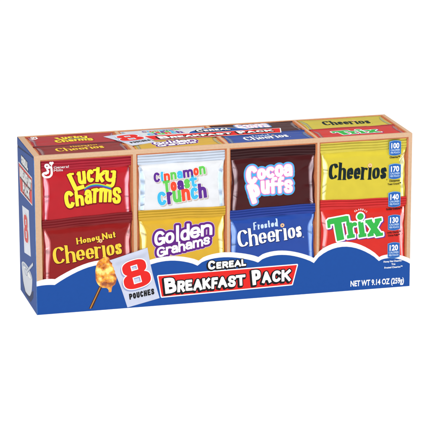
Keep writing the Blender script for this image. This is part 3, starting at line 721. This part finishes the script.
crest = wave([(.25, 26.7, .9, 1), (14.5, 27.6, 9.6, 1.15), (76.0, 32.4, 6.0, 1.0), (127.6, 33.8, 5.4, .8), (175.5, 33.2, 5.6, .85), (220.5, 29.0, 13.0, .9), (274.3, 25.8, 2.9, .9), (299.75, 22.6, 0, 1)])
sea = wave([(.25, 22.9, .5, 1), (14.2, 23.0, 10.6, 1.15), (76.3, 28.0, 6.6, 1.0), (126.6, 29.9, 5.7, .8), (175.2, 28.8, 6.4, .85), (220.5, 25.0, 12.6, .9), (274.0, 22.6, 3.4, .9), (299.75, 18.6, 0, 1)])
def strip(lo, hi, h0, h1, m, B):
    '''sheet between two u-monotone outlines'''
    us = sorted({round(q[0], 3) for q in lo+hi}); f = lambda L: np.interp(us, [q[0] for q in L], [q[1] for q in L])
    a, b = f(lo), f(hi); u = np.array(us); n = len(u)
    V = np.concatenate([front(u, a, np.zeros(n)+h1), front(u, b, np.zeros(n)+h1), front(u, b, np.zeros(n)+h0)])
    B.add(V, [(i, i+1, n+i+1, n+i) for i in range(n-1)]+[(n+i, n+i+1, 2*n+i+1, 2*n+i) for i in range(n-1)], m)
B = Builder()
strip([(.25, .3), (299.75, .3)], crest, -.6, .06, I_WHITE, B); B.build('wave_crest', ROOT, 'white scalloped crest above the blue band')
B = Builder()
strip([(.25, .3), (299.75, .3)], sea, .0, .11, M_BLUE, B); BAND = B.build('wave_band', ROOT, 'blue scalloped band along the bottom of the front')

# banner and words
Cb = Ctx(front, IDM, flat(.11), .05)
B = Builder(); banner_art(B, Cb, [(95.34, 23.79), (206.7, 24.5), (202.64, 9.08), (98.06, 7.16)]); ban = B.build('banner', ROOT, 'red banner with white edge reading BREAKFAST PACK on the front')
Cw = Ctx(front, IDM, flat(.16), .07); pack_words(Cw).build('lettering', ban); 
cereal_word(Ctx(front, IDM, flat(.11), .07)).build('lettering', BAND)

# silver sachet with the eight
def sachet(face, quad, hb, puff, name='printed_sachet', label=None, plain=False):
    B = Builder(); n, m = 26, 30
    SM = foil('silver_print', (212,217,232)) if plain else seal_foil('silver', (200,206,226))
    TL, TR, BR, BL = [np.array(q) for q in quad]
    s_, t_ = np.meshgrid(np.linspace(0, 1, n+1), np.linspace(0, 1, m+1))
    s_, t_ = s_.ravel(), t_.ravel()
    pin = .028*np.sin(np.pi*t_)*(1-2*s_)
    a = (s_+pin)[:, None]; b = t_[:, None]
    P = (TL*(1-a)+TR*a)*(1-b)+(BL*(1-a)+BR*a)*b
    e = np.minimum(s_, 1-s_)*9; f = np.clip(np.minimum(t_, 1-t_)-.07, 0, 1)*9
    hh = hb+puff*np.minimum(sst(e*.9)*.9+.1, 1)*(.35+.65*sst(f))
    cr = (np.minimum(t_, 1-t_) < .085)
    hh = np.where(cr, hh+.16*puff*np.cos(t_*2*np.pi/.026), hh)
    N = n+1
    B.add(face(P[:, 0], P[:, 1], hh), [(j*N+i, j*N+i+1, (j+1)*N+i+1, (j+1)*N+i) for j in range(m) for i in range(n)], SM, True)
    loop = [i for i in range(N)]+[j*N+n for j in range(1, m+1)]+[m*N+i for i in range(n-1, -1, -1)]+[j*N for j in range(m-1, -1, -1)]
    k = len(loop); V = face(P[loop, 0], P[loop, 1], hh[loop]); V2 = face(P[loop, 0], P[loop, 1], np.minimum(hh[loop]-.02, 0*hh[loop]+(hb-.15 if plain else -.6)))
    B.add(np.concatenate([V, V2]), [(i, i+1, k+i+1, k+i) for i in range(k-1)], SM)
    return B.build(name, ROOT, label)
sq = [(56.93, 39.33), (87.02, 47.3), (96.3, 6.17), (70.75, 0.61)]
sa = sachet(front, sq, .16, .5, label='silver sachet with a big red 8 on the front')
B = Builder(); sign_eight(B, Ctx(front, IDM, flat(.66), .1), (77.52, 27.08), 21.6, 22.4, math.radians(13)); B.build('numeral', sa)
B = Builder(); F = Field(66, 104, 0, 22, .2); word(F, 'POUCHES', (72.42, 6.81), (92.15, 9.85), 4.6, 1.05, gap=.2, capw=1, caph=4.7, r=.05, shear=.05)
put(B, F, 0, I_BLACK, Ctx(front, IDM, flat(.66), .12), 1); B.build('lettering', sa)

# honey dipper: stick and dripping ribbed head
def dipper():
    HONEY = honey_mat()
    blob = [(46.78, 36.15), (48.46, 39.35), (51.77, 41.55), (56.13, 41.89), (59.34, 36.87), (62.0, 30.55), (62.47, 24.38), (61.31, 20.0), (59.1, 18.27), (58.17, 14.1), (56.81, 11.07), (55.73, 12.27), (56.21, 15.37), (54.49, 17.51), (51.21, 17.99), (48.19, 20.46), (46.28, 24.51), (45.7, 29.56)]
    pts = spl(blob+[blob[0]], 4)[:-1]
    F = Field(46, 70, 14, 46, .3); F.poly(pts)


    def hf(u, v):
        i = np.clip(((u-F.us[0])/F.step), 0, len(F.us)-2); j = np.clip(((v-F.vs[0])/F.step), 0, len(F.vs)-2)
        i0 = i.astype(int); j0 = j.astype(int); fi = i-i0; fj = j-j0
        d = -((F.F[j0, i0]*(1-fi)+F.F[j0, i0+1]*fi)*(1-fj)+(F.F[j0+1, i0]*(1-fi)+F.F[j0+1, i0+1]*fi)*fj)
        x = (u-57)*.9+(v-32)*.35; y = (v-32)*.9-(u-57)*.35
        cell = np.cos(y*2.1+.25*np.sin(x*1.3))+.5*np.cos(x*2.0+y*.7)
        return .15+.8*sst(d/4)+.16*cell*sst(d/2.5)*sst((v-18)/6)
    c = Ctx(front, IDM, hf, 0); B = Builder(); put(B, F, 0, HONEY, c, 0)
    for p in range(len(B.smooth)): B.smooth[p] = True
    o = B.build('honey_dipper', ROOT, 'amber honey dipper dripping honey on the front')
    B = Builder(); G = Field(38, 58, 2, 28, .2); G.stroke([(49.69, 18.33), (41.8, 2.18)], .95, cap=.6)
    put(B, G, .25, ink('bark', (70,40,24)), Ctx(front, IDM, flat(.11), .03), 0)
    G2 = Field(38, 58, 2, 28, .2); G2.stroke([(49.47, 18.35), (41.58, 2.2)], .45, cap=.6)
    put(B, G2, 0, ink('stick', (190,132,70)), Ctx(front, IDM, flat(.11), .06), 1)
    B.build('stick', o)
dipper()

# calorie badges with captions
BB = ink('badge', (38,96,176)); PB = ink('badge_text', (196,220,245))
def badge(tl, br, num, cap_lines, capcol, p, hz):
    (u0, v1), (u1, v0) = tl, br; w = u1-u0; hh = v1-v0
    pts = []
    for k in range(9): t = k/8; pts.append((u0+w*t, v1-.9+.9*math.sin(math.pi*t)))
    for k in range(9): t = k/8; pts.append((u1-w*t, v0+.9-.9*math.sin(math.pi*t)))
    B = Builder()
    big = [(u0+w/2+(x-u0-w/2)*(1+.6/w), (v0+v1)/2+(y-(v0+v1)/2)*(1+.6/hh)) for x, y in pts]
    solid(front, big, -.9, hz, ink('badge_edge', (120,170,220)), B); solid(front, pts, hz, hz+.05, BB, B)
    o = B.build('calorie_badge', ROOT, 'blue calorie badge reading %s' % num)
    B = Builder(); c = Ctx(front, IDM, flat(hz+.05), .03); cx = u0+w/2
    puttext(B, I_WHITE, c, 0, num, (cx, v1-hh*.50), height=hh*.36, width=w*.74, bold=.035, align='C')
    puttext(B, PB, c, 0, 'CALORIES', (cx, v1-hh*.69), height=hh*.125, width=w*.84, bold=.02, align='C')
    puttext(B, PB, c, 0, 'PER POUCH', (cx, v1-hh*.87), height=hh*.125, width=w*.82, bold=.02, align='C')
    B.build('lettering', o)
    if cap_lines:
        B = Builder(); y = v0-2.35-(0 if p else .9)
        cc = Ctx(front, IDM, p.h, .3) if p is not None else Ctx(front, IDM, flat(.11), .06)
        for t, wd in cap_lines:
            puttext(B, capcol, cc, 0, t, (cx, y), height=1.45, width=wd, bold=.028, align='C'); y -= 2.5
        B.build('caption', o)
badge((281.55, 119.16), (290.52, 107.61), '100', [('Cheerios™', 8.6)], I_BLACK, UP[3], .02)
badge((281.53, 100.55), (290.69, 88.67), '170', [('Cinnamon', 8.8), ('Toast Crunch™', 11.4)], I_BLACK, UP[3], .02)
badge((281.4, 77.98), (290.76, 66.0), '140', [('Golden Grahams™', 13.2)], I_BLACK, LO[3], .08)
badge((281.38, 59.33), (290.85, 47.1), '130', [('Lucky Charms™', 11.2), ('Cocoa Puffs™', 9.8)], I_BLACK, LO[3], .1)
badge((281.41, 36.83), (290.83, 24.34), '120', [('Honey Nut Cheerios™', 16.5), ('Trix', 3.4), ('Frosted Cheerios™', 15.0)], I_WHITE, None, .2)
B = Builder(); F = 0
puttext(B, I_WHITE, Ctx(front, IDM, flat(.11), .06), 0, 'NET WT 9.14 OZ (259g)', (250.73, 3.56), (295.04, 3.11), height=4.6, bold=.03)
B.build('lettering', BAND)

# ---------------------------------------------------------------- artwork on the top
Ct = Ctx(top, IDM, flat(0), .10)
B = Builder(); ar = Field(128, 184, 40, 60, .4)
ar.poly([(130.5, 43)]+[(130.5+(52*k/16), 44.5+12.6*math.sin(math.pi*(k/16)**.85)**.8) for k in range(1, 16)]+[(183, 43)])
put(B, ar, .8, I_WHITE, Ct, 0); put(B, ar, 0, M_BLUE, Ct, 1); arch = B.build('arch_patch', ROOT, 'blue arch behind the word CEREAL on the top')
quad = [(95.3, 43.1), (204.4, 42.4), (201.0, 28.4), (99.8, 28.8)]
B = Builder(); banner_art(B, Ct, quad, 3, .8); bt = B.build('banner', ROOT, 'red banner with white edge reading BREAKFAST PACK on the top')
pack_words(Ctx(top, bbmap((97.8, 205.5, 7.5, 24.5), (102.5, 200.5, 29.6, 41.4)), flat(0), .3, .4)).build('lettering', bt)
cereal_word(Ctx(top, bbmap((134.6, 165.5, 24.6, 32.7), (138.5, 166, 44.6, 53.5)), flat(0), .3, .4)).build('lettering', arch)
st = sachet(top, [(64.4, 50.6), (92.6, 59.6), (99.6, 22.6), (79.6, 15.4)], .12, .15, label='silver sachet with a big red 8 on the top', plain=True)
B = Builder(); sign_eight(B, Ctx(top, IDM, flat(.27), .06), (83.2, 41.0), 19.5, 19.0, math.radians(12)); B.build('numeral', st)
B = Builder(); F = Field(74, 100, 16, 34, .3); word(F, 'POUCHES', (80.6, 22.2), (97.2, 27.4), 4.4, .9, gap=.2, capw=1, caph=4.2, r=.05)
put(B, F, 0, I_BLACK, Ctx(top, IDM, flat(.27), .06), 1); B.build('lettering', st)

# ---------------------------------------------------------------- blue left end: glued flap, sign, sachet, bowl
B = Builder(); solid(left, [(.5, .5), (68.6, .5), (68.6, 123.2), (.5, 116.4)], 0, .16, M_BLUE, B)
solid(left, [(.5, 118.2), (68.6, 124.05), (.5, 124.05)], 0, .16, M_BLUE, B)
solid(left, [(.5, 116.5), (68.6, 123.3), (68.6, 123.95), (.5, 118.1)], 0, .04, M_NAVY, B)
B.build('end_flap', ROOT, 'blue end flap with a slanting glued seam')
Cl = Ctx(left, IDM, flat(.16), .05)
B = Builder(); quad = [(5.6, 104.9), (61.0, 105.6), (59.6, 85.0), (10.8, 83.6)]; banner_art(B, Cl, quad, 0, .9); bl = B.build('banner', ROOT, 'small red banner reading BREAKFAST PACK on the end')
B = Builder(); F = Field(4, 64, 82, 112, .3)
word(F, 'BREAKFAST', (10.5, 95.4), (59, 96.2), 7.6, 2.0, gap=.16, capw=1, caph=7.6, r=.1); word(F, 'PACK', (22, 86.0), (50, 86.6), 7.6, 2.2, gap=.16, capw=1, caph=7.8, r=.1)
put(B, F, .95, I_BLACK, Cl, 3, (-.5, -.5)); put(B, F, .1, I_WHITE, Cl, 4); B.build('lettering', bl)
B = Builder(); F = Field(12, 52, 104, 116, .3); word(F, 'CEREAL', (17.5, 107.8), (46, 108.2), 6.0, 1.7, gap=.18, capw=1, caph=6.0, r=.1)
put(B, F, .9, I_BLACK, Cl, 3, (-.4, -.4)); put(B, F, .1, I_WHITE, Cl, 4); B.build('lettering', bl)
sl = sachet(left, [(16.4, 73.4), (44.8, 76.6), (49.2, 41.0), (21.4, 36.8)], .2, .15, label='small silver sachet with a red 8 on the end', plain=True)
B = Builder(); sign_eight(B, Ctx(left, IDM, flat(.36), .06), (32.2, 58.8), 17, 21.5, math.radians(6), small=True); B.build('numeral', sl)
# bowl with spoon
B = Builder(); Cn = Ctx(left, IDM, flat(.16), .05)
F = Field(2, 62, -2, 36, .3); F.poly([(9, 20), (12, 10), (22, 3.2), (44, 3.0), (56, 10), (57, 16), (40, 9), (20, 10)]); put(B, F, 0, M_NAVY, Cn, 0)
F = Field(2, 62, 0, 36, .3); F.poly(arc(31, 24.0, 22.5, 5.2, 0, 180, 20, 2)+[(9.5, 20)]+spl([(10, 19), (14, 11.5), (20, 7.2), (24, 5.6), (38, 6.4), (44, 8.8), (50, 14), (53.2, 22)]))
put(B, F, 0, ink('china', (226,230,238)), Cn, 1)
F = Field(2, 62, 0, 36, .3); F.poly(arc(31.2, 24.4, 19.5, 3.6, 0, 360, 32, 2)[:-1]); put(B, F, 0, ink('milk', (178,190,212)), Cn, 2)
F = Field(2, 62, 0, 36, .3); F.poly(arc(32.0, 23.6, 16.5, 2.4, 0, 360, 32, 2)[:-1]); put(B, F, 0, I_WHITE, Cn, 3)
bw = B.build('bowl_picture', ROOT, 'printed white bowl with a spoon on the end')
B = Builder(); F = Field(20, 66, 14, 46, .3); F.stroke([(28, 22.5), (58, 37.5)], 1.0, cap=.8); F.poly([(x, y) for x, y in arc(27.5, 22.6, 6, 1.9, 0, 360, 24, 2)[:-1]])
put(B, F, .5, ink('slate', (110,124,156)), Cn, 4); put(B, F, 0, ink('spoonsilver', (214,220,232)), Cn, 5); B.build('spoon', bw)

# ---------------------------------------------------------------- white table, added lamps, camera
def table_mat():  # translucent so that the added lamp underneath turns the ground white
    m = bpy.data.materials.new('translucent_white'); m.use_nodes = True; nt = m.node_tree; nt.nodes.clear()
    out = nt.nodes.new('ShaderNodeOutputMaterial'); mix = nt.nodes.new('ShaderNodeMixShader'); mix.inputs[0].default_value = .45
    d = nt.nodes.new('ShaderNodeBsdfDiffuse'); t = nt.nodes.new('ShaderNodeBsdfTranslucent')
    n = nt.nodes.new('ShaderNodeTexNoise'); n.inputs['Scale'].default_value = 3
    r = nt.nodes.new('ShaderNodeMapRange'); r.inputs['To Min'].default_value = .90; r.inputs['To Max'].default_value = .93
    nt.links.new(n.outputs['Fac'], r.inputs['Value']); nt.links.new(r.outputs['Result'], d.inputs['Color'])
    t.inputs['Color'].default_value = (.93, .93, .93, 1)
    nt.links.new(d.outputs[0], mix.inputs[1]); nt.links.new(t.outputs[0], mix.inputs[2]); nt.links.new(mix.outputs[0], out.inputs['Surface'])
    return m
me = bpy.data.meshes.new('white_table'); R_ = 34
me.from_pydata([(-R_, -R_, -.001), (R_, -R_, -.001), (R_, R_, -.001), (-R_, R_, -.001)], [], [(0, 1, 2, 3)])
me.materials.append(table_mat()); tb = bpy.data.objects.new('tabletop', me); COL.objects.link(tb); tb['kind'] = 'structure'

w = bpy.data.worlds.new('World'); sc.world = w; w.use_nodes = True
w.node_tree.nodes['Background'].inputs['Color'].default_value = (1, 1, 1, 1)
w.node_tree.nodes['Background'].inputs['Strength'].default_value = 0.34
def lamp(name, loc, target, sx, sy, power):
    l = bpy.data.lights.new(name, 'AREA'); l.shape = 'RECTANGLE'; l.size = sx; l.size_y = sy; l.energy = power
    o = bpy.data.objects.new(name, l); COL.objects.link(o); o.location = loc
    o.rotation_euler = (Vector(target)-Vector(loc)).to_track_quat('-Z', 'Y').to_euler(); return o
c0 = (1.5, 0, .6)
def az(a, r, z): return (1.5+r*math.sin(math.radians(a)), -r*math.cos(math.radians(a)), z)
lamp('added_strip_left', az(-46, 6, 2.0), c0, .35, 5.0, 108)  # unseen strip added to draw highlights on the left pouch slopes
lamp('added_strip_right', az(64, 6, 2.0), c0, .35, 5.0, 125)  # unseen strip added for highlights on the right pouch slopes
lamp('added_fill_above', (1.5, -2.2, 7.0), (1.5, 0.2, .6), 5.0, 2.0, 500)  # unseen lamp added overhead to brighten the top panel and the ground
lamp('added_underlight', (0, 6, -4.0), (0, 6, 0), 60, 60, 19500)  # unseen lamp added below the table to whiten it and lift contact shade
cam = bpy.data.cameras.new('camera'); co = bpy.data.objects.new('camera', cam); COL.objects.link(co)
co.location = (-3.31132, -18.18124, 5.73158); co.rotation_euler = Euler((1.308803, 0.002272, -0.254513), 'XYZ')
cam.sensor_width = 36; cam.lens = 211.339; cam.clip_start = .5; cam.clip_end = 300
sc.camera = co
sc.render.resolution_x = 1024; sc.render.resolution_y = 1024
vs = sc.view_settings; vs.view_transform = 'Standard'; vs.look = 'None'; vs.gamma = 1; vs.use_curve_mapping = False; vs.exposure = 0
sc.cycles.max_bounces = 6
